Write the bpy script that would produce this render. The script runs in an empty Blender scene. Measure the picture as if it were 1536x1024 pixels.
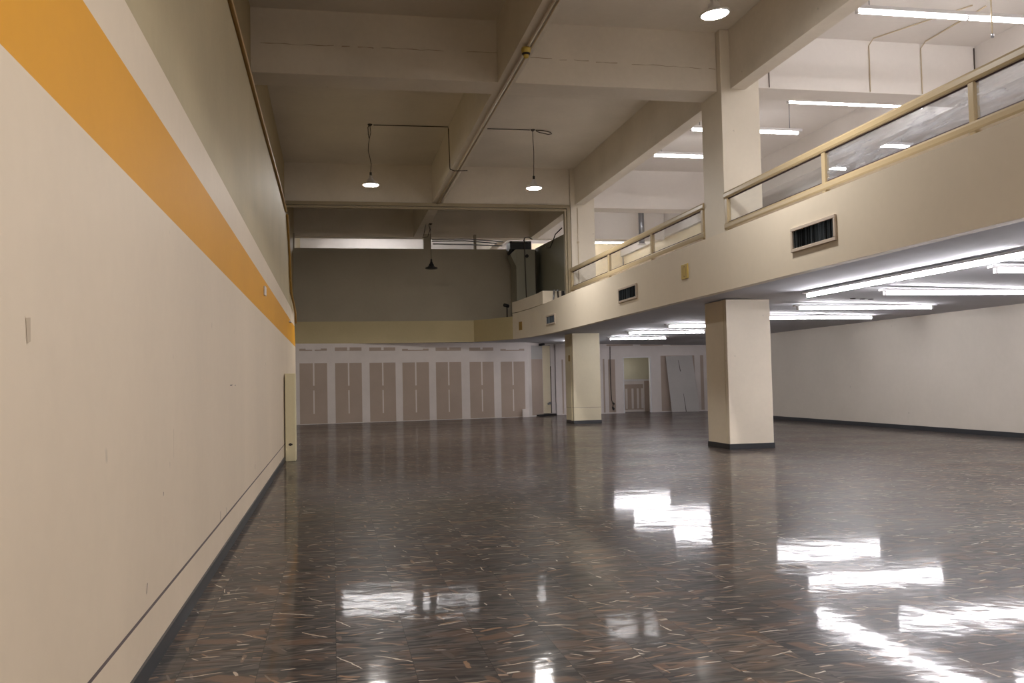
import bpy, bmesh, math, random
from mathutils import Vector, Matrix
random.seed(7)
SC = bpy.context.scene
COL = SC.collection
PI = math.pi

# ------------------------------------------------------------------ materials
def lin(c):
    return tuple(((v/255)/12.92 if v/255 <= .04045 else (((v/255)+.055)/1.055)**2.4) for v in c)

def nodes_of(name):
    m = bpy.data.materials.new(name); m.use_nodes = True
    nt = m.node_tree
    return m, nt, nt.nodes['Principled BSDF']

def paint(name, rgb, rough=.6, var=.06, scale=1.2, spots=0., metal=0., spec=.4, streak=False):
    """painted surface: base colour with broad uneven patches, fine grain and a few scuffs"""
    m, nt, b = nodes_of(name)
    N, L = nt.nodes, nt.links
    geo = N.new('ShaderNodeNewGeometry')
    n1 = N.new('ShaderNodeTexNoise'); n1.inputs['Scale'].default_value = scale; n1.inputs['Detail'].default_value = 5
    n2 = N.new('ShaderNodeTexNoise'); n2.inputs['Scale'].default_value = scale*14; n2.inputs['Detail'].default_value = 3
    if streak:
        mp = N.new('ShaderNodeMapping'); mp.inputs['Scale'].default_value = (1, 1, .18)
        L.new(geo.outputs['Position'], mp.inputs['Vector']); L.new(mp.outputs['Vector'], n1.inputs['Vector'])
    else:
        L.new(geo.outputs['Position'], n1.inputs['Vector'])
    L.new(geo.outputs['Position'], n2.inputs['Vector'])
    add = N.new('ShaderNodeMath'); add.operation = 'MULTIPLY_ADD'; add.inputs[1].default_value = .3
    L.new(n2.outputs['Fac'], add.inputs[0]); L.new(n1.outputs['Fac'], add.inputs[2])
    mr = N.new('ShaderNodeMapRange'); mr.inputs['From Min'].default_value = .35; mr.inputs['From Max'].default_value = .95
    L.new(add.outputs[0], mr.inputs['Value'])
    mix = N.new('ShaderNodeMix'); mix.data_type = 'RGBA'
    c = lin(rgb)
    mix.inputs['A'].default_value = (*[v*(1-var*1.6) for v in c], 1)
    mix.inputs['B'].default_value = (*[min(1, v*(1+var)) for v in c], 1)
    L.new(mr.outputs['Result'], mix.inputs['Factor'])
    out = mix.outputs['Result']
    if spots:
        v = N.new('ShaderNodeTexVoronoi'); v.inputs['Scale'].default_value = 1.3
        nz = N.new('ShaderNodeTexNoise'); nz.inputs['Scale'].default_value = 9
        vm = N.new('ShaderNodeVectorMath'); vm.operation = 'MULTIPLY_ADD'; vm.inputs[1].default_value = (.12, .12, .12)
        L.new(geo.outputs['Position'], nz.inputs['Vector'])
        L.new(nz.outputs['Color'], vm.inputs[0]); L.new(geo.outputs['Position'], vm.inputs[2])
        L.new(vm.outputs[0], v.inputs['Vector'])
        r2 = N.new('ShaderNodeMapRange'); r2.inputs['From Min'].default_value = .012; r2.inputs['From Max'].default_value = .045
        r2.inputs['To Min'].default_value = spots; r2.inputs['To Max'].default_value = 0
        L.new(v.outputs['Distance'], r2.inputs['Value'])
        mx = N.new('ShaderNodeMix'); mx.data_type = 'RGBA'
        mx.inputs['B'].default_value = (*[v_*.35 for v_ in c], 1)
        L.new(r2.outputs['Result'], mx.inputs['Factor']); L.new(out, mx.inputs['A']); out = mx.outputs['Result']
    L.new(out, b.inputs['Base Color'])
    b.inputs['Roughness'].default_value = rough; b.inputs['Metallic'].default_value = metal
    b.inputs['Specular IOR Level'].default_value = spec
    return m

def glow(name, rgb, strength):
    m, nt, b = nodes_of(name)
    b.inputs['Base Color'].default_value = (.9, .9, .9, 1)
    b.inputs['Emission Color'].default_value = (*rgb, 1); b.inputs['Emission Strength'].default_value = strength
    return m

def film(name, haze, tint, streaks):
    """clear pane or dusty plastic sheet: transparent, with a little gloss and a white haze"""
    m, nt, b = nodes_of(name)
    N, L = nt.nodes, nt.links
    out = N['Material Output']; N.remove(b)
    tr = N.new('ShaderNodeBsdfTransparent'); tr.inputs['Color'].default_value = (*tint, 1)
    df = N.new('ShaderNodeBsdfTranslucent'); df.inputs['Color'].default_value = (.84, .87, .93, 1)
    gl = N.new('ShaderNodeBsdfGlossy'); gl.inputs['Roughness'].default_value = .12
    geo = N.new('ShaderNodeNewGeometry')
    mp = N.new('ShaderNodeMapping'); mp.inputs['Rotation'].default_value = (.5, 0, 0); mp.inputs['Scale'].default_value = (1, .7, 5)
    nz = N.new('ShaderNodeTexNoise'); nz.inputs['Scale'].default_value = 2.2; nz.inputs['Detail'].default_value = 6
    L.new(geo.outputs['Position'], mp.inputs['Vector']); L.new(mp.outputs['Vector'], nz.inputs['Vector'])
    mr = N.new('ShaderNodeMapRange'); mr.inputs['From Min'].default_value = .35; mr.inputs['From Max'].default_value = .75
    mr.inputs['To Min'].default_value = max(0, haze-streaks); mr.inputs['To Max'].default_value = haze+streaks
    L.new(nz.outputs['Fac'], mr.inputs['Value'])
    m1 = N.new('ShaderNodeMixShader'); L.new(mr.outputs['Result'], m1.inputs[0]); L.new(tr.outputs[0], m1.inputs[1]); L.new(df.outputs[0], m1.inputs[2])
    m2 = N.new('ShaderNodeMixShader'); m2.inputs[0].default_value = .03
    L.new(m1.outputs[0], m2.inputs[1]); L.new(gl.outputs[0], m2.inputs[2]); L.new(m2.outputs[0], out.inputs['Surface'])
    return m

def floor_material():
    m, nt, b = nodes_of('marbled_vinyl_tile')
    N, L = nt.nodes, nt.links
    def math_(op, a, b_=None, c_=None, clamp=False):
        n = N.new('ShaderNodeMath'); n.operation = op; n.use_clamp = clamp
        for i, v in enumerate((a, b_, c_)):
            if v is None: continue
            if isinstance(v, (int, float)): n.inputs[i].default_value = v
            else: L.new(v, n.inputs[i])
        return n.outputs[0]
    def vec(op, a, b_=None, c_=None):
        n = N.new('ShaderNodeVectorMath'); n.operation = op
        for i, v in enumerate((a, b_, c_)):
            if v is None: continue
            if isinstance(v, tuple): n.inputs[i].default_value = v
            else: L.new(v, n.inputs[i])
        return n.outputs[0]
    def rng(v, a, b_, c_, d):
        n = N.new('ShaderNodeMapRange'); L.new(v, n.inputs['Value'])
        for k, x in zip(('From Min', 'From Max', 'To Min', 'To Max'), (a, b_, c_, d)): n.inputs[k].default_value = x
        return n.outputs['Result']
    def mixc(f, a, b_):
        n = N.new('ShaderNodeMix'); n.data_type = 'RGBA'
        if isinstance(f, (int, float)): n.inputs['Factor'].default_value = f
        else: L.new(f, n.inputs['Factor'])
        for k, v in (('A', a), ('B', b_)):
            if isinstance(v, tuple): n.inputs[k].default_value = (*v, 1)
            else: L.new(v, n.inputs[k])
        return n.outputs['Result']
    T = .42
    pos = N.new('ShaderNodeNewGeometry').outputs['Position']
    cell = vec('FLOOR', vec('MULTIPLY', pos, (1/T, 1/T, 0)))
    wn = N.new('ShaderNodeTexWhiteNoise'); wn.noise_dimensions = '2D'; L.new(cell, wn.inputs['Vector'])
    tr = N.new('ShaderNodeSeparateColor'); L.new(wn.outputs['Color'], tr.inputs[0])
    # every tile is laid with its grain turned: a quarter turn or not
    rot = N.new('ShaderNodeVectorRotate'); rot.rotation_type = 'Z_AXIS'
    L.new(pos, rot.inputs['Vector'])
    L.new(math_('MULTIPLY_ADD', math_('ROUND', tr.outputs[0]), .22, -.11), rot.inputs['Angle'])
    tpos = vec('ADD', rot.outputs['Vector'], vec('MULTIPLY', wn.outputs['Color'], (7., 7., 0.)))
    def noise(v, s, d=4, dist=0.):
        n = N.new('ShaderNodeTexNoise'); n.inputs['Scale'].default_value = s; n.inputs['Detail'].default_value = d
        n.inputs['Distortion'].default_value = dist
        L.new(v, n.inputs['Vector']); return n
    grain = noise(vec('MULTIPLY', tpos, (2.6, 21., 1.)), 1.5, 7, .7).outputs['Fac']
    cloud = noise(vec('MULTIPLY', tpos, (1., 2.2, 1.)), 3.0, 4, .8).outputs['Fac']
    base = mixc(rng(grain, .40, .60, 0, 1), (.010, .008, .0075), (.090, .077, .070))
    base = mixc(rng(cloud, .48, .62, 0, .55), base, (.085, .047, .029))
    base = mixc(math_('MULTIPLY', tr.outputs[1], .5), base, (.024, .025, .028))
    warp = noise(tpos, 5., 3).outputs['Color']
    def flecks(scale, dens, aspect, size, amp, colA, colB, base, strength):
        p = vec('MULTIPLY', vec('MULTIPLY_ADD', warp, (amp, amp, 0.), tpos), (scale, scale, 0.))
        v = N.new('ShaderNodeTexVoronoi'); v.voronoi_dimensions = '2D'; v.inputs['Scale'].default_value = 1
        v.inputs['Randomness'].default_value = .9
        L.new(p, v.inputs['Vector'])
        s = N.new('ShaderNodeSeparateColor'); L.new(v.outputs['Color'], s.inputs[0])
        r = N.new('ShaderNodeVectorRotate'); r.rotation_type = 'Z_AXIS'
        L.new(vec('SUBTRACT', p, v.outputs['Position']), r.inputs['Vector'])
        # mostly along the tile's grain, some of them astray
        L.new(math_('MULTIPLY_ADD', math_('POWER', s.outputs[0], 2.), 1.9, -.35), r.inputs['Angle'])
        ln = N.new('ShaderNodeVectorMath'); ln.operation = 'LENGTH'
        L.new(vec('MULTIPLY', r.outputs['Vector'], (1., aspect, 0.)), ln.inputs[0])
        sz = math_('MULTIPLY_ADD', s.outputs[1], size*.7, size*.4)
        ragged = math_('MULTIPLY_ADD', grain, .9, math_('DIVIDE', ln.outputs['Value'], sz))
        mask = math_('MULTIPLY', rng(ragged, 1.2, 1.45, 1, 0), math_('LESS_THAN', s.outputs[2], dens))
        w2 = N.new('ShaderNodeTexWhiteNoise'); w2.noise_dimensions = '2D'; L.new(v.outputs['Position'], w2.inputs['Vector'])
        return mixc(math_('MULTIPLY', mask, strength), base, mixc(w2.outputs['Value'], colA, colB))
    base = flecks(2.2, .6, 3.2, .55, .06, (.085, .056, .042), (.15, .085, .050), base, .6)
    base = flecks(3.3, .5, 3.6, .55, .06, (.020, .019, .020), (.012, .010, .009), base, .75)
    base = flecks(4.6, .5, 4., .55, .05, (.10, .08, .068), (.03, .028, .028), base, .7)
    base = flecks(5.2, .5, 7., .6, .06, (.14, .095, .07), (.24, .145, .085), base, .8)
    base = flecks(7., .55, 9., .6, .05, (.17, .145, .125), (.11, .09, .08), base, .7)
    base = flecks(3.4, .34, 22., .6, .09, (.36, .28, .20), (.60, .54, .46), base, .95)
    base = flecks(8., .2, 6., .5, .05, (.50, .46, .40), (.30, .20, .13), base, .9)
    # joints between the tiles
    fr = vec('FRACTION', vec('MULTIPLY', pos, (1/T, 1/T, 0)))
    sx = N.new('ShaderNodeSeparateXYZ'); L.new(fr, sx.inputs[0])
    def edge(c): return math_('MINIMUM', c, math_('SUBTRACT', 1, c))
    e = math_('MINIMUM', edge(sx.outputs[0]), edge(sx.outputs[1]))
    base = mixc(rng(e, .003, .007, .6, 0), base, (.006, .005, .005))
    L.new(base, b.inputs['Base Color'])
    wear = noise(pos, .6, 5).outputs['Fac']
    fine = noise(vec('MULTIPLY', tpos, (6., 18., 1.)), 2.2, 4).outputs['Fac']
    L.new(math_('ADD', rng(wear, .3, .7, .26, .36), math_('MULTIPLY', fine, .08)), b.inputs['Roughness'])
    b.inputs['Coat Weight'].default_value = .40; b.inputs['Coat IOR'].default_value = 1.33
    L.new(math_('ADD', rng(wear, .3, .7, .02, .05), math_('MULTIPLY', fine, .05)), b.inputs['Coat Roughness'])
    b.inputs['Specular IOR Level'].default_value = .02
    hgt = math_('ADD', math_('MULTIPLY', noise(pos, 3.4, 2).outputs['Fac'], 1.), math_('MULTIPLY', grain, .10))
    hgt = math_('ADD', hgt, math_('MULTIPLY', tr.outputs[2], .05))
    bp = N.new('ShaderNodeBump'); bp.inputs['Strength'].default_value = .09; bp.inputs['Distance'].default_value = .02
    L.new(hgt, bp.inputs['Height']); L.new(bp.outputs[0], b.inputs['Normal']); L.new(bp.outputs[0], b.inputs['Coat Normal'])
    return m

M = {}
M['floor'] = floor_material()
M['cream'] = paint('cream_wall_paint', (208, 192, 170), .55, .05, .6, .35, streak=True)
M['orange'] = paint('orange_stripe_paint', (206, 146, 30), .6, .04, .7, spec=.2)
M['olive'] = paint('olive_wall_paint', (168, 153, 119), .6, .07, .8, .15)
M['seam'] = paint('dark_seam', (92, 80, 80), .7)
M['joint'] = paint('grimy_joint', (158, 144, 124), .8)
M['scuff'] = paint('wall_scuff', (182, 166, 146), .8)
M['base'] = paint('black_rubber_base', (44, 46, 50), .4)
M['column'] = paint('cream_column_paint', (222, 211, 193), .5, .05, .9, .4)
M['columnold'] = paint('aged_cream_column_paint', (208, 198, 172), .55, .06, .9, .4)
M['upper_column'] = paint('white_column_paint', (212, 204, 190), .55, .04, .9, .5)
M['fascia'] = paint('cream_balcony_paint', (217, 206, 188), .5, .04, .5, .25)
M['fascia_old'] = paint('old_yellowed_paint', (182, 168, 130), .55, .06, .8)
M['slab'] = paint('grey_white_ceiling_paint', (196, 196, 201), .85, .05, .5, .2, spec=.1)
M['ceiling'] = paint('hall_ceiling_paint', (212, 205, 194), .7, .07, .5, .3)
M['beam'] = paint('hall_beam_paint', (214, 207, 196), .65, .07, .7, .4)
M['white'] = paint('white_upper_paint', (220, 215, 211), .6, .04, .6, .3)
M['rightwall'] = paint('pale_grey_wall_paint', (197, 189, 177), .6, .05, .5, .4)
M['dark'] = paint('taupe_partition_paint', (158, 150, 134), .7, .06, .6, .2)
M['darkside'] = paint('grey_green_panel', (138, 138, 124), .6, .05, .6, .2)
M['board'] = paint('bare_drywall_paper', (164, 148, 136), .8, .05, 1.2)
M['board2'] = paint('grey_drywall_paper', (170, 166, 163), .8, .05, 1.2)
M['compound'] = paint('white_joint_compound', (204, 196, 192), .7, .05, 1.6)
M['trim'] = paint('taupe_frame_paint', (150, 138, 114), .45, .05, 1.)
M['rail'] = paint('beige_rail_paint', (168, 150, 117), .35, .04, 1.)
M['gasket'] = paint('dark_gasket', (66, 50, 58), .6)
M['housing'] = paint('white_enamel', (206, 204, 205), .45, .02, 2.)
M['metal'] = paint('galvanised_metal', (150, 152, 158), .35, .08, 2., metal=.8)
M['black'] = paint('black_plastic', (30, 30, 32), .45)
M['cable'] = paint('dark_cable', (58, 50, 46), .6)
M['tancable'] = paint('tan_cable', (160, 124, 58), .5)
M['conduit'] = paint('painted_conduit', (192, 176, 150), .45)
M['ventframe'] = paint('vent_frame_paint', (186, 172, 158), .4)
M['ventcore'] = paint('vent_dark_cavity', (30, 33, 37), .6)
M['ventblade'] = paint('vent_blade_metal', (116, 124, 130), .45)
M['ventblade2'] = paint('vent_blade_pale', (160, 170, 178), .4)
M['yellow'] = paint('yellowed_plastic', (196, 170, 84), .5)
M['plate'] = paint('brown_plate', (150, 120, 62), .5)
M['hole'] = paint('dark_hole', (52, 46, 44), .8)
M['boxing'] = paint('pale_yellow_paint', (210, 200, 166), .5, .05, 1.2, .3)
M['duct'] = paint('grey_duct_paint', (140, 138, 124), .5, .06, 1.)
M['door'] = paint('cream_door_paint', (206, 194, 168), .5, .06, 1.)
M['creamroom'] = paint('warm_cream_paint', (230, 217, 188), .6, .04, .6)
M['sage'] = paint('sage_cream_paint', (190, 186, 166), .6, .04, .6)
M['wood'] = paint('timber', (206, 160, 100), .6, .1, 3.)
M['tube'] = glow('lit_fluorescent_tube', (1., .972, 1.), 40.)
M['tube_upper'] = glow('lit_fluorescent_tube_upper', (1., .97, .965), 20.)
M['lens'] = glow('lit_lamp_lens', (1., .955, .905), 330.)
M['glass'] = film('clear_pane', .04, (.975, .985, .985), .03)
M['film'] = film('dusty_plastic_sheet', .24, (.93, .95, .975), .2)

# ------------------------------------------------------------------ mesh helpers
class MB:
    def __init__(s): s.v = []; s.f = []; s.mi = []; s.mats = []; s.sm = []
    def _m(s, mat):
        if mat not in s.mats: s.mats.append(mat)
        return s.mats.index(mat)
    def face(s, pts, mat, smooth=False):
        i = len(s.v); s.v += [tuple(p) for p in pts]; s.f.append(list(range(i, i+len(pts)))); s.mi.append(s._m(mat)); s.sm.append(smooth)
    def box(s, x0, y0, z0, x1, y1, z1, mat):
        i = len(s.v)
        s.v += [(x, y, z) for z in (z0, z1) for (x, y) in ((x0, y0), (x1, y0), (x1, y1), (x0, y1))]
        for q in ((3, 2, 1, 0), (4, 5, 6, 7), (0, 1, 5, 4), (1, 2, 6, 5), (2, 3, 7, 6), (3, 0, 4, 7)):
            s.f.append([i+k for k in q]); s.mi.append(s._m(mat)); s.sm.append(False)
        return s
    def prism(s, poly, z0, z1, mat):
        """poly: counter-clockwise plan outline; z0/z1 may be lists of one height per corner"""
        n = len(poly); i = len(s.v)
        za = z0 if isinstance(z0, (list, tuple)) else [z0]*n
        zb = z1 if isinstance(z1, (list, tuple)) else [z1]*n
        s.v += [(p[0], p[1], z) for p, z in zip(poly, za)] + [(p[0], p[1], z) for p, z in zip(poly, zb)]
        s.f += [[i+k for k in range(n-1, -1, -1)], [i+n+k for k in range(n)]]; s.mi += [s._m(mat)]*2; s.sm += [False]*2
        for k in range(n):
            j = (k+1) % n
            s.f.append([i+k, i+j, i+n+j, i+n+k]); s.mi.append(s._m(mat)); s.sm.append(False)
        return s
    def tube(s, pts, r, mat, seg=8, caps=True):
        pts = [Vector(p) for p in pts]; rings = []
        rs = r if isinstance(r, (list, tuple)) else [r]*len(pts)
        up = None
        for k, p in enumerate(pts):
            t = (pts[min(k+1, len(pts)-1)]-pts[max(k-1, 0)]).normalized()
            if up is None:
                up = Vector((0, 0, 1)) if abs(t.z) < .9 else Vector((1, 0, 0))
            a = t.cross(up)
            if a.length < 1e-4: a = t.cross(Vector((0, 1, 0)))
            a.normalize(); b = a.cross(t).normalized(); up = b
            i = len(s.v)
            for q in range(seg):
                w = 2*PI*q/seg
                s.v.append(tuple(p+(a*math.cos(w)+b*math.sin(w))*rs[k]))
            rings.append(i)
        mi = s._m(mat)
        for u, w in zip(rings, rings[1:]):
            for q in range(seg):
                s.f.append([u+q, u+(q+1) % seg, w+(q+1) % seg, w+q]); s.mi.append(mi); s.sm.append(True)
        if caps:
            s.f.append([rings[0]+q for q in range(seg-1, -1, -1)]); s.f.append([rings[-1]+q for q in range(seg)]); s.mi += [mi]*2; s.sm += [False]*2
        return s
    def lathe(s, prof, mat, seg=24, c=(0, 0, 0)):
        """prof: (radius, z) from top to bottom; closed where radius is 0"""
        mi = s._m(mat); rings = []
        for r, z in prof:
            i = len(s.v)
            if r < 1e-6: s.v.append((c[0], c[1], c[2]+z)); rings.append((i, 1))
            else:
                s.v += [(c[0]+r*math.cos(2*PI*q/seg), c[1]+r*math.sin(2*PI*q/seg), c[2]+z) for q in range(seg)]; rings.append((i, seg))
        for (a, na), (b, nb) in zip(rings, rings[1:]):
            for q in range(seg):
                p = (q+1) % seg
                if na == 1: f = [a, b+q, b+p]
                elif nb == 1: f = [a+p, a+q, b]
                else: f = [a+p, a+q, b+q, b+p]
                s.f.append(f); s.mi.append(mi); s.sm.append(True)
        return s
    def build(s, name, parent=None, bevel=0.):
        me = bpy.data.meshes.new(name); me.from_pydata(s.v, [], s.f)
        for m in s.mats: me.materials.append(M[m])
        for p, i, sm in zip(me.polygons, s.mi, s.sm): p.material_index = i; p.use_smooth = sm
        me.update()
        o = bpy.data.objects.new(name, me); COL.objects.link(o)
        if parent: o.parent = parent
        if bevel:
            d = o.modifiers.new('bevel', 'BEVEL'); d.width = bevel; d.segments = 2; d.limit_method = 'ANGLE'; d.angle_limit = .8
        return o

def tag(o, label, cat, group=None, kind=None):
    o['label'] = label; o['category'] = cat
    if group: o['group'] = group
    if kind: o['kind'] = kind
    return o
def thing(name, loc, label, cat, group=None, kind=None):
    o = bpy.data.objects.new(name, None); o.location = loc; o.empty_display_size = .2; COL.objects.link(o)
    return tag(o, label, cat, group, kind)
def struct(mb, name, label, cat, parent=None):
    return tag(mb.build(name, parent), label, cat, kind='structure')
def bx(x0, y0, z0, x1, y1, z1, mat): return MB().box(x0, y0, z0, x1, y1, z1, mat)

# ------------------------------------------------------------------ sizes of the hall
YB = -8.0            # behind the camera
ZC = 9.15            # upper ceiling
ZB = 7.83            # underside of the hall beams
XL, XLU = -1.0, -1.53
XF = 7.58            # balcony face
XR = 15.6            # right wall under the balcony

# ------------------------------------------------------------------ floor and ceilings
mb = MB(); mb.face([(-2.2, YB, 0), (20, YB, 0), (20, 47.4, 0), (-2.2, 47.4, 0)], 'floor')
struct(mb, 'floor', 'dark brown and grey marbled glossy tile floor of the hall', 'floor')
mb = bx(-2.2, YB, ZC, 8.77, 47.4, ZC+.25, 'ceiling')
struct(mb, 'ceiling', 'high dim beige plaster ceiling of the tall hall', 'ceiling')
struct(bx(8.77, YB, ZC, 20.2, 47.4, ZC+.25, 'white'), 'ceiling', 'white ceiling over the upper storey behind the railing', 'ceiling')
# fascia line in plan, from behind the camera to the far wall, then along it
FL = [(XF-.06, YB), (XF-.05, 8), (XF-.02, 14), (XF, 20), (7.62, 24.5), (7.66, 29), (7.67, 31.6), (7.6, 33.2), (7.46, 34.5), (7.22, 35.75), (7.1, 36.2)]
def zlow(x): return 3.25 - max(0, x-8.4)*.021
mb = MB()
def strip(pts, zf, mat):
    mb.face([(p[0], p[1], zf(p[0])) for p in pts], mat)
strip([(x, y) for x, y in FL[:7]]+[(8.4, 31.6), (8.4, YB)], zlow, 'slab')
strip([(8.4, YB), (8.4, 31.6), (20, 31.6), (20, YB)], zlow, 'slab')
strip([(7.67, 31.6), (7.6, 33.2), (7.46, 34.5), (7.22, 35.75), (7.1, 36.2), (5.85, 38.3), (5.85, 39.7), (8.4, 41), (8.4, 31.6)], zlow, 'slab')
strip([(8.4, 31.6), (8.4, 41), (20, 41), (20, 31.6)], zlow, 'slab')
strip([(5.85, 38.3), (-1.6, 38.3), (-1.6, 39.7), (5.85, 39.7)], zlow, 'slab')
struct(mb, 'ceiling', 'low pale grey ceiling under the balcony', 'ceiling')
mb = MB()
mb.face([(x+.05, y, 4.33) for x, y in FL]+[(8.7, 36.6, 4.33), (8.7, 47.2, 4.33), (20, 47.2, 4.33), (20, YB, 4.33)], 'white')
struct(mb, 'floor', 'upper storey floor behind the balcony railing', 'floor')

# ------------------------------------------------------------------ balcony face
def wall_strip(name, line, z0, z1, t, mat, label, cat='wall'):
    """a wall of thickness t standing on a plan line (its visible side on the left when walking the line)"""
    mb = MB(); n = len(line); out = []
    for k, p in enumerate(line):
        a = Vector(line[max(k-1, 0)]); c = Vector(line[min(k+1, n-1)]); d = (c-a).normalized()
        out.append((p[0]+d.y*t, p[1]-d.x*t))
    za = z0 if isinstance(z0, list) else [z0]*n
    zb = z1 if isinstance(z1, list) else [z1]*n
    for k in range(n-1):
        p, q, r, s_ = line[k], line[k+1], out[k+1], out[k]
        mb.face([(*q, za[k+1]), (*p, za[k]), (*p, zb[k]), (*q, zb[k+1])], mat, n > 3)
        mb.face([(*s_, za[k]), (*r, za[k+1]), (*r, zb[k+1]), (*s_, zb[k])], mat, n > 3)
        mb.face([(*p, zb[k]), (*s_, zb[k]), (*r, zb[k+1]), (*q, zb[k+1])], mat)
        mb.face([(*p, za[k]), (*q, za[k+1]), (*r, za[k+1]), (*s_, za[k])], mat)
    for k in (0, n-1): mb.face([(*line[k], za[k]), (*out[k], za[k]), (*out[k], zb[k]), (*line[k], zb[k])], mat)
    return struct(mb, name, label, cat)
zt = [4.38, 4.38, 4.39, 4.40, 4.40, 4.42, 4.40, 4.36, 4.32, 4.28, 4.27]
wall_strip('wall_balcony', FL, 3.245, zt, .18, 'fascia', 'long cream balcony face with vents, running along the hall and curving at its end')
wall_strip('wall_corner', [(7.1, 36.2), (5.85, 38.3)], 3.245, 4.15, .2, 'fascia_old', 'angled yellowed panel between the balcony and the end wall band')
wall_strip('wall_band', [(5.85, 38.3), (-1.55, 38.3)], 3.245, 4.15, .28, 'fascia_old', 'yellowed flat band across the far end above the drywall')

# ------------------------------------------------------------------ left wall
mb = MB()
prof = [(0, 26.1), (.337, 26.1), (.357, 26.1), (2.63, 26.1), (3.17, 25.6), (3.5, 25.45), (3.62, 25.0), (3.72, 24.0), (3.82, 22.75), (4.57, 22.3), (5.2, 21.6), (5.47, 21.3)]
bands = ['cream', 'seam', 'cream', 'orange', 'cream', 'olive', 'olive', 'olive', 'olive', 'olive', 'olive']
for (z0, y0), (z1, y1), mt in zip(prof, prof[1:], bands):
    mb.face([(XL, YB, z0), (XL, y0, z0), (XL, y1, z1), (XL, YB, z1)][::-1], mt)
    mb.face([(XL, y0, z0), (XLU, y0, z0), (XLU, y1, z1), (XL, y1, z1)], 'cream' if mt in ('orange', 'seam') else mt)
mb.face([(XL, YB, 5.47), (XL, 21.3, 5.47), (XLU, 21.3, 5.47), (XLU, YB, 5.47)], 'olive')
for y, z, dy, dz, lean, m_ in ((3.345, 1.755, .035, .045, -.02, 'scuff'), (9.6, 1.573, .16, .006, 0, 'seam'), (10.0, 1.57, .05, .008, 0, 'seam'), (8.645, .40, .012, .05, 0, 'seam'), (9.1, .395, .01, .03, 0, 'seam'), (5.315, .475, .014, .028, .02, 'seam'), (5.83, .925, .012, .012, 0, 'seam'), (6.2, 1.2, .006, .10, 0, 'scuff'), (12.4, .52, .02, .03, 0, 'seam'), (14.5, 1.9, .03, .02, 0, 'scuff')):
    mb.face([(XL+.0015, y-dy*.6, z-dz), (XL+.0015, y+dy*.5, z-dz*.8), (XL+.0015, y+dy+lean, z+dz), (XL+.0015, y-dy*.4+lean, z+dz*.9)][::-1], m_)
struct(mb, 'wall_left', 'cream side wall with a broad orange stripe and an olive upper part', 'wall')
mb = bx(XLU-.25, YB, 0, XLU, 47.4, ZC, 'olive')
struct(mb, 'wall_left', 'olive wall above and beyond the orange striped wall', 'wall')
mb = bx(XL, YB, 0, XL+.015, 19.7, .105, 'base')
struct(mb, 'baseboard_left', 'black rubber baseboard along the orange striped wall', 'baseboard')
# closing wall behind the camera and the outer shell
struct(bx(-2.2, YB-.2, 0, 20.2, YB, ZC, 'cream'), 'wall_front', 'cream wall closing the hall opposite the drywall end', 'wall')
struct(bx(20, YB, 4.3, 20.2, 47.4, ZC, 'white'), 'wall_right', 'white outer wall of the upper storey beyond the edge beam', 'wall')
mb = bx(-2.2, 47.2, 0, 20.2, 47.4, ZC, 'white')
struct(mb, 'wall_rear', 'white end wall of the upper storey', 'wall')
# right wall under the balcony, with its return
mb = MB()
mb.face([(XR, 31.6, 0), (XR, YB, 0), (XR, YB, 3.3), (XR, 31.6, 3.3)][::-1], 'rightwall')
mb.face([(XR, 31.6, 0), (XR, 31.6, 3.3), (18.4, 31.6, 3.3), (18.4, 31.6, 0)], 'rightwall')
mb.face([(18.4, 31.6, 0), (18.4, 31.6, 3.3), (18.4, 41, 3.3), (18.4, 41, 0)], 'rightwall')
struct(mb, 'wall_right', 'long plain pale wall under the balcony with black baseboard', 'wall')
struct(bx(XR-.015, YB, 0, XR, 31.6, .12, 'base'), 'baseboard_right', 'black rubber baseboard along the long plain pale wall', 'baseboard')

# ------------------------------------------------------------------ drywall end walls: sheets, taped joints and holes laid out on one surface
def board_wall(A, B, z1, rects, holes, default, thick, ts=()):
    A = Vector((*A, 0)); B = Vector((*B, 0)); Ln = (B-A).length; t = (B-A)/Ln; nrm = Vector((t.y, -t.x, 0))
    us = sorted({0., Ln, *[u for r in rects+holes for u in r[:2] if 0 < u < Ln]})
    zs = sorted({0., z1, *[z for r in rects+holes for z in r[2:4] if 0 < z < z1]})
    mb = MB()
    for u0, u1 in zip(us, us[1:]):
        for z0, z1_ in zip(zs, zs[1:]):
            uc, zc = (u0+u1)/2, (z0+z1_)/2
            if any(h[0] < uc < h[1] and h[2] < zc < h[3] for h in holes): continue
            mt = default
            for r in rects:
                if r[0] < uc < r[1] and r[2] < zc < r[3]: mt = r[4]
            P = [A+t*u0, A+t*u1]
            mb.face([(*P[0].xy, z0), (*P[1].xy, z0), (*P[1].xy, z1_), (*P[0].xy, z1_)], mt)
            Q = [p-nrm*thick for p in P]
            mb.face([(*Q[1].xy, z0), (*Q[0].xy, z0), (*Q[0].xy, z1_), (*Q[1].xy, z1_)], default)
    for h in holes:
        for u in h[:2]:
            p = A+t*u; q = p-nrm*thick
            mb.face([(*p.xy, h[2]), (*q.xy, h[2]), (*q.xy, h[3]), (*p.xy, h[3])], default)
        p, q = A+t*h[0], A+t*h[1]
        mb.face([(*p.xy, h[3]), (*q.xy, h[3]), (*(q-nrm*thick).xy, h[3]), (*(p-nrm*thick).xy, h[3])], default)
    return mb
cols = [(.2, 1.3), (1.62, 2.71), (3.03, 4.12), (4.41, 5.55), (5.85, 6.97), (7.34, 8.43), (8.75, 9.86)]
tape = [.76, 2.17, 3.58, 4.98, 6.41, 7.89, 9.31]
R = []
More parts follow.
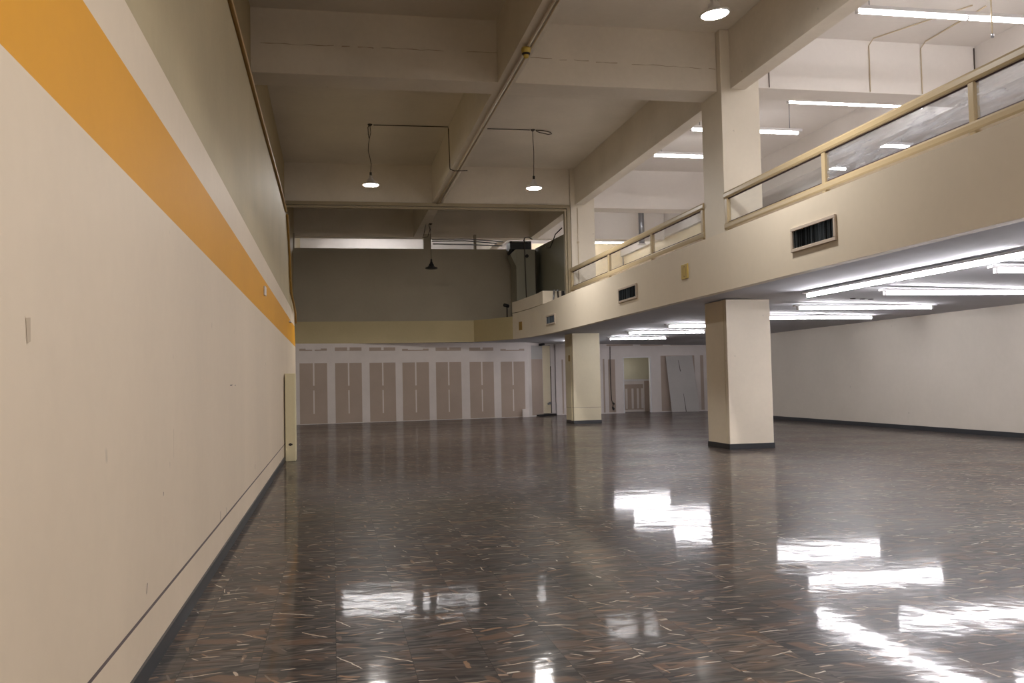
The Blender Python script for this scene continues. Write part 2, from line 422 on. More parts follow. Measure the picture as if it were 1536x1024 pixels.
for (a, b), t in zip(cols, tape):
    i = cols.index((a, b))
    dz = -.012*i
    R += [(a, b, 0.02, 2.46+dz*.6, 'board'), (a, b, 2.96+dz, 3.10+dz, 'board')]
    R += [(t-.03, t+.03, 1.55+dz*2, 2.46, 'compound'), (t-.025, t+.025, .42+dz*2, 1.36+dz*2, 'compound'), (t-.05, t+.05, 2.96, 3.1, 'compound')]
    if i in (0, 3, 6): R += [(a+.25, b-.25, 3.0+dz, 3.11+dz, 'compound'), (a, b, 3.05+dz, 3.12, 'compound')]
mb = board_wall((-1.5, 37.93), (8.4, 39.5), 3.25, R, [], 'compound', .12)
struct(mb, 'wall_back', 'bare taped drywall partition across the far end', 'wall')
R2 = [(.22, 1.0, .05, 3.12, 'board'), (.22, 1.0, 2.52, 3.12, 'board2')]
mb = board_wall((8.4, 39.5), (9.9, 40.7), 3.25, R2, [(1.01, 1.60, 0., 3.16)], 'compound', .12)
struct(mb, 'wall_return', 'short angled drywall return with a narrow door beside the far column', 'wall')
R3 = [(.28, .36, .05, 2.5, 'board'), (2.22, 2.3, .05, 2.5, 'board'), (2.47, 2.80, .05, 2.47, 'board'), (5.0, 6.66, .05, 2.6, 'board'), (6.94, 7.1, .05, 2.6, 'board'), (7.5, 8.4, .05, 2.6, 'board'),
      (2.42, 3.68, 3.16, 3.235, 'board'), (4.04, 5.13, 3.15, 3.23, 'board'), (5.5, 6.62, 3.15, 3.23, 'board')]
R3 = [(a, b, c-(.08 if c > 3 else 0), d-(.08 if d > 3 else 0), m_) for a, b, c, d, m_ in R3]
mb = board_wall((9.9, 40.6), (18.4, 40.6), 3.25, R3, [(3.17, 4.52, 0., 2.57)], 'compound', .14)
struct(mb, 'wall_back', 'taped drywall wall behind the columns, with an open doorway', 'wall')
# doorway lining
d = bpy.data.objects.new('door_1', None); d.location = (13.07, 40.6, 0); COL.objects.link(d)
tag(d, 'open doorway in the drywall wall, a counter showing beyond', 'doorway', kind='structure')
MB().box(-.0, -.02, 0, .05, .16, 2.57, 'housing').build('jamb', d)
MB().box(1.30, -.02, 0, 1.35, .16, 2.57, 'housing').build('jamb', d)
MB().box(.05, -.02, 2.52, 1.30, .16, 2.57, 'housing').build('head', d)
# narrow door on the return wall
t = Vector((1.5, 1.2, 0)).normalized(); ang = math.atan2(1.2, 1.5)
P = Vector((8.4, 39.5, 0))+t*1.01
d = bpy.data.objects.new('door_2', None); d.location = P; d.rotation_euler = (0, 0, ang); COL.objects.link(d)
tag(d, 'narrow cream door with round knob at the end of the taped drywall', 'door', kind='structure')
leaf = MB().box(.01, .0, .1, .55, .045, 3.12, 'door').build('leaf', d)
MB().lathe([(0, .03), (.045, .02), (.05, 0), (.03, -.02), (.018, -.05)], 'metal', 14).build('knob', leaf)
k = leaf.children[0]; k.rotation_euler = (PI/2, 0, 0); k.location = (.3, -.05, .53)
MB().box(.40, -.03, .49, .52, 0, .60, 'metal').build('latch', leaf)
MB().box(.55, -.02, .1, .585, .05, 2.2, 'hole').build('gap_strip', d)
MB().box(-.5, -.16, .002, .75, .03, .075, 'black').build('threshold', d)
# room beyond the doorway
mb = bx(11.5, 44.2, 0, 18.4, 44.4, 3.1, 'sage')
struct(mb, 'wall_inner', 'pale sage wall of the room beyond the open doorway', 'wall')
struct(bx(11.4, 40.75, 0, 11.5, 44.2, 3.1, 'sage'), 'wall_inner', 'side wall of the small room beyond the open doorway', 'wall')
struct(bx(16.9, 40.75, 0, 17, 44.2, 3.1, 'compound'), 'wall_inner', 'drywall side wall of the small room past the doorway', 'wall')
struct(bx(11.4, 40.75, 3.1, 17, 44.2, 3.2, 'white'), 'ceiling', 'ceiling of the small room beyond the open doorway', 'ceiling')
t0 = thing('counter', (13.0, 42.0, 0), 'waist-high drywall counter with pale joint stripes beyond the open doorway', 'counter')
mb = board_wall((13.0, 42.0), (14.56, 42.0), 1.46, [(.0, 1.5, .1, 1.3, 'board')]+[(x, x+.1, .15, 1.1, 'compound') for x in (.62, .92, 1.18, 1.4)]+[(.3, .42, .15, 1.1, 'compound')], [], 'compound', .1)
o = mb.build('front_panel', t0); o.location = (-13.0, -42.0, 0)
MB().box(1.56, -.02, 0, 2.1, 1.5, 1.46, 'board').build('end_panel', t0)
MB().box(-.1, -.06, 1.46, 2.12, 1.5, 1.54, 'housing').build('worktop', t0)
# leaning sheet and offcuts
t0 = thing('drywall_sheet', (15.88, 40.1, 0), 'large grey drywall sheet leaning crooked against the wall beside the open doorway', 'drywall sheet')
mb = MB()
a = (-.68, 0, .004); b = (.66, 0, .004); c = (.52, .36, 2.6); d_ = (-.78, .36, 2.56)
th = Vector((0, .03, .004))
q = [Vector(x) for x in (a, b, c, d_)]
mb.face(q, 'board2'); mb.face([p+th for p in q][::-1], 'board2')
for i in range(4): mb.face([q[i], q[i]+th, q[(i+1) % 4]+th, q[(i+1) % 4]], 'board')
sheet = mb.build('board', t0)
def on_sheet(u, v, w): # u across, v up the sheet
    p = q[0].lerp(q[1], u).lerp(q[3].lerp(q[2], u), v); return p + Vector((0, -.004, 0))
for (u0, v0, u1, v1) in ((.5, .0, .49, .32), (.47, .72, .45, .92)):
    mb = MB(); mb.face([on_sheet(u0, v0, 0), on_sheet(u0+.025, v0, 0), on_sheet(u1+.012, v1, 0), on_sheet(u1, v1, 0)], 'hole'); mb.build('crack', t0)
o = tag(MB().prism([(0, 0), (.3, -.02), (.31, .04), (.01, .06)], 0.002, [.34, .36, .37, .35], 'compound').build('board_offcut'), 'small white board offcut standing on the floor by the narrow door', 'board offcut')
o.location = (8.05, 39.2, 0); o.rotation_euler = (0, 0, .2)
# loose wires by the doorway
tag(MB().tube([(12.46, 40.52, 3.06), (12.44, 40.5, 2.2), (12.45, 40.51, 1.2), (12.47, 40.5, .62), (12.52, 40.46, .42), (12.50, 40.5, .2)], .018, 'cable', 6).tube([(12.52, 40.46, .50), (12.58, 40.44, .42)], .04, 'black', 6).tube([(12.50, 40.5, .3), (12.56, 40.45, .22), (12.52, 40.44, .16)], .035, 'black', 6).build('hanging_cable'),
    'thin dark cable with taped end hanging down the drywall beside the doorway', 'cable')
o = thing('security_camera', (9.14, 39.9, 3.18), 'small black camera up on the drywall above the narrow door', 'camera')
MB().box(-.03, .0, -.03, .03, .2, .03, 'black').build('mount', o)
MB().tube([(-.13, -.06, -.04), (.1, .02, 0)], .05, 'black', 10).build('camera_body', o)
# plain dark electrical boxes on the far part of the left wall
for z0, z1, y, lab in ((2.42, 2.92, 37.2, 'upper dark electrical box on the far side wall by the drywall corner'), (.82, 1.66, 37.35, 'middle dark electrical box on the far side wall by the drywall corner')):
    tag(bx(XLU, y, z0, XLU+.1, y+.25, z1, 'black').build('electrical_box', bevel=.01), lab, 'electrical box')
tag(bx(XLU+.02, 34.4, .0, XLU+.2, 35.1, .5, 'black').build('floor_box', bevel=.01), 'black box on the floor in the corner behind the tall cream boxing', 'box')

# ------------------------------------------------------------------ hall beams
def beam_joint(mb, x0, x1, y, z0, z1, seed):
    # ragged pour joint along the beam's face
    r = random.Random(seed); n = int((x1-x0)/.16); x = [x0+(x1-x0)*k/n for k in range(n+1)]
    z = [z0+(z1-z0)*k/n+r.uniform(-.012, .012) for k in range(n+1)]; h = [r.choice((.003, .005, .007, .010, .004)) for _ in range(n+1)]
    for k in range(n):
        if r.random() < .12: continue
        mb.face([(x[k], y, z[k]-h[k]), (x[k+1], y, z[k+1]-h[k+1]), (x[k+1], y, z[k+1]+h[k+1]), (x[k], y, z[k]+h[k])], 'joint')
mb = bx(XLU, 18.8, ZB, 8.375, 19.6, ZC, 'beam')
beam_joint(mb, -1.5, 3.47, 18.797, 8.43, 8.45, 3); beam_joint(mb, 3.86, 8.36, 18.797, 8.39, 8.33, 5)
struct(mb, 'ceiling_beam', 'deep plaster cross beam over the middle of the hall', 'beam')
struct(bx(9.285, 18.8, 7.95, 14.85, 19.6, ZC, 'white'), 'ceiling_beam', 'white cross beam over the upper storey, behind the rail post', 'beam')
struct(bx(XLU, 31.9, ZB, 8.435, 32.7, ZC, 'beam'), 'ceiling_beam', 'deep plaster cross beam above the taupe frame at the far end of the hall', 'beam')
struct(bx(9.335, 31.9, 7.75, 14.85, 32.7, ZC, 'white'), 'ceiling_beam', 'white cross beam over the upper storey beyond the far column', 'beam')
struct(bx(XLU, 39.5, ZB, 8.77, 40.0, ZC, 'beam'), 'ceiling_beam', 'dim cross beam over the strip opening of the end bay', 'beam')
struct(bx(8.77, 39.5, ZB, 14.85, 40.0, ZC, 'white'), 'ceiling_beam', 'white cross beam at the far end of the upper storey, by the round duct', 'beam')
def run_beam(x0, x1, ys, z, mat, label):
    mb = MB()
    for y0, y1 in ys: mb.box(x0, y0, z, x1, y1, ZC-.004, mat)
    return mb
for y0, y1, lab in ((YB, 18.8, 'plaster beam with conduit along the middle of the hall ceiling, before the cross beam'), (19.6, 31.9, 'plaster beam with conduit along the middle of the hall ceiling, between the cross beams'), (32.7, 39.5, 'dim beam along the middle of the end bay ceiling')):
    struct(bx(3.48, y0, ZB, 3.84, y1, ZC, 'beam'), 'ceiling_beam', lab, 'beam')
for y0, y1, lab in ((YB, 18.59, 'plaster beam running along the column line up to the near column'), (19.71, 31.79, 'plaster beam running along the column line between the two columns'), (33.0, 39.5, 'dim beam along the column line in the end bay')):
    struct(bx(8.6, y0, ZB, 8.94, y1, ZC, 'beam'), 'ceiling_beam', lab, 'beam')
struct(bx(14.85, YB, 7.95, 15.25, 47.2, ZC, 'white'), 'ceiling_beam', 'long white edge beam along the far side of the upper storey', 'beam')
struct(bx(7.35, 40.0, ZB, 7.7, 47.2, ZC, 'beam'), 'ceiling_beam', 'beam behind the strip opening, cutting across its lit end', 'beam')

# ------------------------------------------------------------------ columns
def lower_column(x0, y0, x1, y1, label, mat, seam=None):
    cx, cy = (x0+x1)/2, (y0+y1)/2; a, b = (x1-x0)/2, (y1-y0)/2
    t0 = thing('square_column', (cx, cy, 0), label, 'column', kind='thing')
    zt_ = 3.225
    if seam:
        mb = MB()
        for z0, z1, m_ in ((.1, seam, mat), (seam, seam+.012, 'seam'), (seam+.012, zt_, mat)): mb.box(-a, -b, z0, a, b, z1, m_)
        mb.build('shaft', t0)
    else: MB().box(-a, -b, .1, a, b, zt_, mat).build('shaft', t0, bevel=.012)
    MB().box(-a-.012, -b-.012, 0, a+.012, b+.012, .115, 'base').build('baseboard', t0)
    return t0
c1 = lower_column(8.34, 18.6, 9.36, 19.75, 'larger nearer cream square column under the balcony', 'column')
MB().box(-.517, -.45, .1, -.509, -.435, 3.22, 'columnold').build('corner_strip', c1)
c2 = lower_column(8.42, 31.9, 9.42, 33.0, 'smaller farther yellowish square column with a joint line near its foot', 'columnold', .57)
MB().box(-.52, -.30, .1, -.5, -.24, 3.22, 'columnold').build('cable_trunking', c2)
MB().box(-.525, -.22, 2.24, -.5, .02, 2.46, 'plate').build('cover_plate', c2)
def upper_column(x0, y0, x1, y1, label):
    cx, cy = (x0+x1)/2, (y0+y1)/2; a, b = (x1-x0)/2, (y1-y0)/2
    t0 = thing('square_column', (cx, cy, 4.33), label, 'column', kind='thing')
    MB().box(-a, -b, 0, a, b, ZC-4.33-.006, 'upper_column').build('shaft', t0, bevel=.01)
    return t0, a, b
u1, a1, b1 = upper_column(8.385, 18.6, 9.275, 19.7, 'white upper storey column above the larger nearer column')
u2, a2, b2 = upper_column(8.445, 31.8, 9.325, 32.9, 'white upper storey column with a thin conduit above the farther column')
MB().tube([(-.2, -b2-.012, .2), (-.2, -b2-.012, 3.4)], .012, 'conduit', 6).build('conduit', u2)
MB().tube([(-.2, -b2-.03, 2.15), (-.2, -b2, 2.15)], .045, 'conduit', 10).build('junction_box', u2)

# ------------------------------------------------------------------ balcony railing
def railing(y0, y1, posts, panes, label, xr=8.42):
    t0 = thing('balcony_railing', (xr, y0, 4.33), label, 'railing', 'beige railings between the columns')
    ln = y1-y0
    def bar(zc, r, name):
        mb = MB(); prof = [(-r*.8, -r), (r*.8, -r), (r, -r*.5), (r, r*.5), (r*.7, r), (-r*.7, r), (-r, r*.5), (-r, -r*.5)]
        for k in range(len(prof)):
            p, q_ = prof[k], prof[(k+1) % len(prof)]
            mb.face([(p[0], 0, zc+p[1]), (q_[0], 0, zc+q_[1]), (q_[0], ln, zc+q_[1]), (p[0], ln, zc+p[1])][::-1], 'rail', True)
        mb.face([(p[0], 0, zc+p[1]) for p in prof], 'rail'); mb.face([(p[0], ln, zc+p[1]) for p in prof][::-1], 'rail')
        mb.build(name, t0)
    bar(1.14, .07, 'top_rail'); bar(.47, .065, 'bottom_rail')
    for y in posts:
        MB().box(-.045, y-y0-.06, .003, .045, y-y0+.06, 1.08, 'rail').build('post', t0, bevel=.012)
    for a, b, kind in panes:
        pn = MB().box(-.004, a-y0+.065, .55, .004, b-y0-.065, 1.06, kind).build('glass_pane', t0)
        if kind == 'film': pn['label'] = 'dusty plastic pane'
        MB().box(-.012, a-y0+.06, .535, .012, b-y0-.06, .565, 'gasket').build('gasket', t0)
        MB().box(-.012, a-y0+.06, 1.05, .012, b-y0-.06, 1.07, 'gasket').build('gasket', t0)
railing(-1, 18.58, [18.52, 14.5, 10.72, 6.9, 3.1, -.8], [(14.5, 18.52, 'glass'), (10.72, 14.5, 'film'), (6.9, 10.72, 'film'), (3.1, 6.9, 'film')], 'beige balcony railing with hazy plastic panes, from the nearer column outwards')
railing(19.72, 31.78, [31.7, 27.2, 23.3, 19.85], [(27.2, 31.7, 'glass'), (23.3, 27.2, 'glass'), (19.85, 23.3, 'glass')], 'beige balcony railing with clear panes between the nearer and farther columns')

# ------------------------------------------------------------------ things on the balcony face
def fx(y):
    for (x0, y0), (x1, y1) in zip(FL, FL[1:]):
        if y0 <= y <= y1: return x0+(x1-x0)*(y-y0)/(y1-y0)
def fang(y): return math.atan2(-(fx(y+.4)-fx(y-.4)), .8)
def vent(y0, y1, z0, z1, label):
    yc = (y0+y1)/2; w = (y1-y0)/2; h = (z1-z0)/2
    t0 = thing('air_vent', (fx(yc), yc, (z0+z1)/2), label, 'air vent', 'air vents in the balcony face'); t0.rotation_euler = (0, 0, fang(yc))
    mb = MB(); fw = .055
    for a, b, c, d_ in ((-w, w, h-fw, h), (-w, w, -h, -h+fw), (-w, -w+fw, -h+fw, h-fw), (w-fw, w, -h+fw, h-fw)): mb.box(-.035, a, c, .0, b, d_, 'ventframe')
    mb.build('frame', t0, bevel=.006)
    MB().box(-.006, -w+fw, -h+fw, 0, w-fw, h-fw, 'ventcore').build('backing', t0)
    mb = MB(); n = int((2*w-2*fw)/.034); rr = random.Random(int(y0*10))
    for k in range(n):
        y = -w+fw+.017+k*.034; s = rr.uniform(-.006, .006)
        mb.face([(-.028, y-.003+s, -h+fw), (-.008, y+.011+s, -h+fw), (-.008, y+.011+s, h-fw), (-.028, y-.003+s, h-fw)], rr.choice(('ventblade', 'ventblade', 'ventblade2', 'ventcore')))
    mb.build('grille', t0)
vent(12.74, 14.14, 3.595, 3.995, 'largest air vent in the balcony face, with dark vertical blades, nearest the railing post')
vent(22.26, 23.8, 3.595, 3.98, 'middle air vent in the balcony face, between the two columns')
vent(31.33, 32.5, 3.55, 3.90, 'small square looking air vent at the curved end of the balcony face')
def cover(y, z0, z1, w, mat, label):
    t0 = thing('cover_plate', (fx(y), y, (z0+z1)/2), label, 'cover plate'); t0.rotation_euler = (0, 0, fang(y))
    MB().box(-.02, -w/2, -(z1-z0)/2, .0, w/2, (z1-z0)/2, mat).build('plate', t0, bevel=.006)
    return t0
cp = cover(18.95, 3.705, 4.03, .38, 'yellow', 'yellowed square cover plate with an oval knockout on the balcony face')
mb = MB()
for k in range(20):
    a, b = 2*PI*k/20, 2*PI*(k+1)/20
    mb.face([(-.024, .09*math.cos(a), .12*math.sin(a)), (-.024, .09*math.cos(b), .12*math.sin(b)), (-.024, .075*math.cos(b), .105*math.sin(b)), (-.024, .075*math.cos(a), .105*math.sin(a))], 'plate')
mb.build('oval_ring', cp)
cover(35.45, 3.56, 3.89, .3, 'plate', 'small brown upright cover plate on the curved end of the balcony face')

# ------------------------------------------------------------------ things on the left wall
tb = thing('pipe_boxing', (XL+.018, 19.7, 0), 'tall narrow cream box standing against the striped wall, a dark hole near its foot', 'pipe boxing')
MB().box(.006, 0, .0, .215, .5, 1.815, 'boxing').build('casing', tb, bevel=.01)
MB().tube([(.105, -.004, .345), (.105, .01, .345)], [.03, .03], 'hole', 12).build('hole', tb)
MB().box(.07, -.006, .33, .15, .002, .36, 'hole').build('hole_edge', tb)
tag(MB().box(XL, 14.22, 2.92, XL+.03, 14.42, 3.06, 'housing').build('wall_sensor', bevel=.01), 'small white plate on the orange stripe', 'wall sensor')
tag(MB().box(XL, 22.45, 3.07, XL+.05, 22.7, 3.11, 'housing').build('wall_hook', bevel=.008), 'tiny pale bracket on the orange stripe towards the drywall end', 'bracket')
pts = [(XL+.02, y, 5.48+.012*math.sin(y*.8)) for y in [YB+.2]+[i*1.5 for i in range(-4, 14)]]+[(XL+.02, 21.1, 5.47)]
tag(MB().tube(pts, .032, 'tancable', 6).build('wall_conduit'), 'tan conduit running along the top edge of the olive wall', 'conduit')
pts = [(XL+.036, 21.25, 5.41), (XL+.036, 21.65, 5.2), (XL+.036, 22.32, 4.57), (XL+.036, 22.6, 4.1), (XL+.04, 22.9, 3.8), (XL+.06, 23.8, 3.62), (XL+.045, 25.2, 3.5), (XL+.04, 25.5, 3.25)]
tag(MB().tube(pts, .028, 'tancable', 6).build('hanging_cable'), 'dark tan cable hanging loose down the end of the olive wall', 'cable')

# ------------------------------------------------------------------ fluorescent lights
def fluorescent(p, length, axis, ztop, label, group, tubes=1, lamp='tube'):
    """p: start of the tube run; axis 'x' or 'y'; the housing hangs on short rods below ztop"""
    t0 = thing('fluorescent_light', p, label, 'fluorescent light', group)
    t0.rotation_euler = (0, 0, 0 if axis == 'x' else PI/2)
    top = .085 if lamp == 'tube' else .115
    MB().box(-.10, -.065, .042, length+.10, .065, top, 'housing').build('housing', t0, bevel=.008)
    seg = length/tubes
    for k in range(tubes):
        MB().tube([(k*seg+.02, 0, 0), ((k+1)*seg-.02, 0, 0)], .028 if lamp == 'tube' else .036, lamp, 8).build('tube', t0)
    for k in range(tubes+1):
        x = k*seg
        MB().box(x-.025, -.03, -.04, x+.018, .03, .045, 'housing').build('lamp_holder', t0)
    for x in (.25, length-.25):
        MB().tube([(x, 0, top), (x, 0, max(top+.004, ztop-p[2]-.012))], .01, 'metal', 6).build('hanger_rod', t0)
    return t0
GL = 'lit fluorescent strips under the balcony'
def lowfl(x0, x1, y, label):
    z = zlow((x0+x1)/2+.4)-.10; k = (z-1.55)/1.47     # strips sit tight under the low ceiling
    fluorescent((x0*k, y*k, z), (x1-x0)*k, 'x', zlow(x1*k), label, GL)
fluorescent((9.28, 10.86, 3.125), 5.96, 'y', 3.22, 'long double fluorescent strip parallel to the balcony face, under it', GL, 2)
fluorescent((9.28, 4.3, 3.125), 5.96, 'y', 3.22, 'added unseen double fluorescent strip under the balcony, next along from the long visible one', GL, 2)  # out of view; continues the row, added for brightness
lowfl(9.55, 13.0, 11.85, 'crosswise fluorescent strip under the balcony nearest the long double strip joint')
lowfl(9.93, 13.4, 15.2, 'long crosswise fluorescent strip under the balcony, first beyond the long double strip')
lowfl(10.03, 13.3, 18.6, 'fluorescent strip beside the nearer column, second lowest of the crosswise strips there')
lowfl(10.5, 13.8, 21.75, 'fluorescent strip emerging from behind the nearer column on the plain wall side')
lowfl(9.4, 12.1, 24.9, 'fluorescent strip running behind the nearer column, highest of three between the columns')
lowfl(9.3, 11.87, 28.2, 'fluorescent strip between the columns, middle of three')
lowfl(9.9, 12.05, 32.2, 'shortest fluorescent strip between the columns, lowest of three')
lowfl(15.75, 17.6, 36.2, 'added unseen fluorescent strip behind the nearer column, lighting the leaning sheet')  # invented strip the column hides, brightens the back drywall and leaning sheet
fluorescent((10.0, 35.6, 3.11), 2.6, 'y', 3.2, 'added unseen fluorescent strip behind the farther column, lighting the narrow door', GL)  # invented strip out of sight, brightens the door return
for y in (8.5, 5.2, 1.9): lowfl(9.8, 13.2, y, 'added unseen crosswise fluorescent strip under the balcony on the photographer side')  # out-of-view strips added to brighten the hall
GU = 'lit fluorescent strips over the upper storey'
def upfl(x0, x1, y, z, label, tubes=1): return fluorescent((x0, y, z), x1-x0, 'x', ZC, label, GU, tubes, 'tube_upper')
upfl(9.68, 14.3, 15.35, 8.3, 'long double fluorescent strip over the upper storey, a thin rod at its joint', 2)
upfl(10.95, 14.6, 20.45, 8.2, 'fluorescent strip just under the white cross beam, over the railing')
upfl(9.67, 12.83, 23.45, 8.3, 'fluorescent strip passing behind the upper white column, higher one')
upfl(9.63, 12.4, 26.35, 8.3, 'fluorescent strip ending behind the upper white column, lower one')
upfl(10.48, 14.2, 35.4, 8.3, 'fluorescent strip over the upper storey just beyond the farther upper column')
upfl(12.6, 14.4, 43.6, 8.3, 'short fluorescent strip deep in the upper storey past the farther upper column')
upfl(16.0, 17.0, 24.5, 8.3, 'short fluorescent strip seen through the dusty pane, farther from the rail post')
upfl(15.5, 16.65, 27.4, 8.3, 'short fluorescent strip seen through the dusty pane beside the railing post')
for y in (11.5, 7.5, 3.5, -1): upfl(9.8, 13.6, y, 8.3, 'added unseen fluorescent strip over the upper storey on the photographer side')  # unseen upper strips near the camera, added for the hall's brightness
for x, y in ((15.45, 14), (15.45, 19.5), (15.45, 22.0), (15.45, 31), (15.45, 36), (15.45, 41)): upfl(x, x+1.45, y, 8.9, 'added unseen fluorescent strip beyond the long white edge beam')  # extra strips the beam conceals, added to brighten the outer side
for x, lab in ((9.5, 'added fluorescent strip by the warm cream wall, hidden above the end cross beam'), (.3, 'added unseen fluorescent strip near the lit end wall behind the strip opening'), (9.6, 'added fluorescent strip next along by the warm cream wall, hidden above the end cross beam')): upfl(x, x+3.4, {9.5: 41.3, 9.6: 44.6, .3: 45.3}[x], 8.75, lab)  # concealed strips added to light the cream wall and strip opening
upfl(.3, 3.6, 43.3, 8.55, 'fluorescent strip in the lit space behind the strip opening')
upfl(4.0, 6.6, 43.3, 8.55, 'fluorescent strip in the lit space behind the strip opening, by the beam')
tag(MB().tube([(12.4, 15.2, ZC), (12.38, 15.18, 7.95)], .014, 'conduit', 6).tube([(12.38, 15.18, 7.95), (12.38, 15.18, 7.88)], .03, 'metal', 8).build('hanging_rod'), 'thin rod hanging past the joint of the long double strip light', 'rod')

# ------------------------------------------------------------------ pendant lamps
def pendant(loc, cord, lit, label, zc=ZC):
    """loc: centre of the lens; cord: offsets of the wire from socket up to the ceiling"""
    t0 = thing('pendant_lamp', loc, label, 'pendant lamp', 'disc pendant lamps on wires')
    body = MB().lathe([(0, .27), (.035, .27), (.05, .25), (.055, .2), (.09, .17), (.11, .1), (.15, .07), (.235, .035), (.245, .02), (.245, 0), (.22, -.005)], 'housing' if lit else 'black', 28).build('lamp_body', t0)
    MB().lathe([(.22, -.004), (.2, -.018), (.12, -.03), (0, -.034)], 'lens' if lit else 'black', 28).build('lens', t0)
    MB().tube([(0, 0, .27), (0, 0, .37)], .035, 'black', 10).build('socket', t0)
    top = zc-loc[2]
    MB().tube([(x, y, z) for x, y, z in [(0, 0, .37)]+cord+[(0, 0, top-.06)]], .011, 'cable', 6).build('cord', t0)
    MB().lathe([(0, 0), (.07, 0), (.06, -.03), (.02, -.06), (0, -.06)], 'cable', 14, (0, 0, top)).build('ceiling_rose', t0)
    return t0
pa = pendant((1.16, 26.95, 7.36), [(.02, 0, .62), (-.01, 0, .78), (-.06, 0, 1.0), (-.05, 0, 1.2), (-.01, 0, 1.42), (.02, 0, 1.55)], True, 'lit disc lamp on a kinked wire, hanging between the striped wall and the middle beam')
pendant((6.03, 26.95, 7.36), [(.01, 0, .7), (.02, 0, 1.1), (.0, 0, 1.5)], True, 'lit disc lamp on a straight wire, hanging between the middle beam and the columns')
pl = pendant((6.2, 13.9, 7.47), [(.01, 0, .7), (.02, 0, 1.2)], True, 'lit disc lamp nearest overhead, beside the upper white column')
pl.rotation_euler = (0, math.radians(-6), 0)
pendant((6.1, .8, 7.4), [(.01, 0, .7), (.02, 0, 1.2)], True, 'added unseen lit disc lamp overhead near the photographer, column side')  # unseen pair near the camera, added to brighten the hall
pendant((1.16, .8, 7.4), [(.01, 0, .7), (.02, 0, 1.2)], True, 'added unseen lit disc lamp overhead near the photographer, striped wall side')
pendant((6.1, -5.5, 7.4), [(.01, 0, .7), (.02, 0, 1.2)], True, 'added unseen lit disc lamp overhead by the closing wall, column side')  # second unseen pair, extra light for the hall and left wall
pendant((1.16, -5.5, 7.4), [(.01, 0, .7), (.02, 0, 1.2)], True, 'added unseen lit disc lamp overhead by the closing wall, striped wall side')
pendant((3.86, 36.0, 6.05), [(-.01, 0, .8), (-.02, 0, 1.2)], False, 'unlit black dome lamp hanging in the dark end bay', ZB)
# wires fixed to the ceiling
MB().tube([(-.04, 0, ZC-7.36-.05), (-.06, 0, ZC-7.36-.1), (-.05, 0, ZC-7.36-.3), (-.03, 0, ZC-7.36-.42)], .013, 'cable', 6).build('spare_wire', pa)
tag(MB().tube([(1.26, 26.95, ZC-.02), (3.45, 26.9, ZC-.02), (3.458, 26.9, ZC-.08), (3.456, 26.7, ZB+.02), (3.456, 26.6, ZB-.04), (3.58, 26.58, ZB-.085), (3.95, 26.5, ZB-.085)], .013, 'cable', 6).build('ceiling_cable'), 'dark wire along the ceiling from the kinked lamp wire to the middle beam', 'cable')
tag(MB().tube([(3.86, 26.95, ZC-.02), (5.94, 26.95, ZC-.02)], .013, 'cable', 6).build('ceiling_cable'), 'dark wire along the ceiling from the middle beam to the straight lamp wire', 'cable')
tag(MB().tube([(6.12, 26.95, ZC-.02), (6.35, 26.93, ZC-.03), (6.58, 26.92, ZC-.08), (6.62, 26.92, ZC-.12), (6.5, 26.93, ZC-.14), (6.25, 26.94, ZC-.09), (6.13, 26.94, ZC-.05)], .013, 'cable', 6).build('ceiling_cable'), 'loose curled wire ends on the ceiling beside the straight lamp wire', 'cable')
tag(MB().tube([(3.66, YB+.2, ZB-.03), (3.66, 31.8, ZB-.03)], .03, 'conduit', 8).tube([(3.745, 14.5, ZB-.018), (3.745, 31.8, ZB-.018)], .016, 'conduit', 6)
    .tube([(3.745, YB+.2, ZB-.018), (3.745, 14.5, ZB-.018)], .016, 'conduit', 6).build('beam_conduit'), 'pale conduit run under the middle beam of the hall', 'conduit')
t0 = thing('ceiling_sounder', (3.62, 16.6, ZB-.06), 'small yellow cup shaped sounder hanging from the conduit under the middle beam', 'sounder')
MB().lathe([(0, 0), (.085, 0), (.09, -.05), (.07, -.13), (.05, -.14)], 'yellow', 18).build('housing', t0)
MB().lathe([(.05, -.135), (.05, -.16), (.04, -.19), (0, -.2)], 'yellow', 18).build('nozzle', t0)
MB().lathe([(.075, -.10), (.08, -.105), (.068, -.135), (.05, -.138)], 'hole', 18).build('slot_ring', t0)
MB().tube([(.03, 0, .03), (.05, 0, 0)], .02, 'black', 8).build('gland', t0)
# conduits on the upper cross beam face
for x, lab in ((12.1, 'thin bent conduit on the white cross beam face, longer one'), (13.42, 'thin straight conduit on the white cross beam face'),):
    tag(MB().tube([(x+1.0 if x < 13 else x, 16.6, ZC-.02), (x, 18.6, ZC-.02), (x, 18.78, ZC-.12), (x, 18.785, 7.97)], .014, 'conduit', 6).build('beam_conduit'), lab, 'conduit')
tag(MB().tube([(9.62, 18.785, 8.55), (9.62, 18.785, 7.97)], .01, 'cable', 6).build('beam_wire'), 'short dark wire on the white cross beam by the upper column', 'wire')
tag(MB().tube([(14.8, 18.77, 9.1), (14.8, 18.77, 8.6)], .014, 'cable', 6).build('beam_wire'), 'dark wire in the corner of the white cross beam and the edge beam', 'wire')
# vertical round duct in the upper storey
t0 = thing('ceiling_duct', (13.45, 38.6, 7.45), 'vertical shiny round duct hanging below the upper storey ceiling', 'duct')
MB().tube([(0, 0, .04), (0, 0, ZC-7.45-.004)], .125, 'metal', 18).build('pipe', t0)
MB().tube([(0, 0, 0), (0, 0, .05)], [.19, .16], 'housing', 18).build('collar', t0)
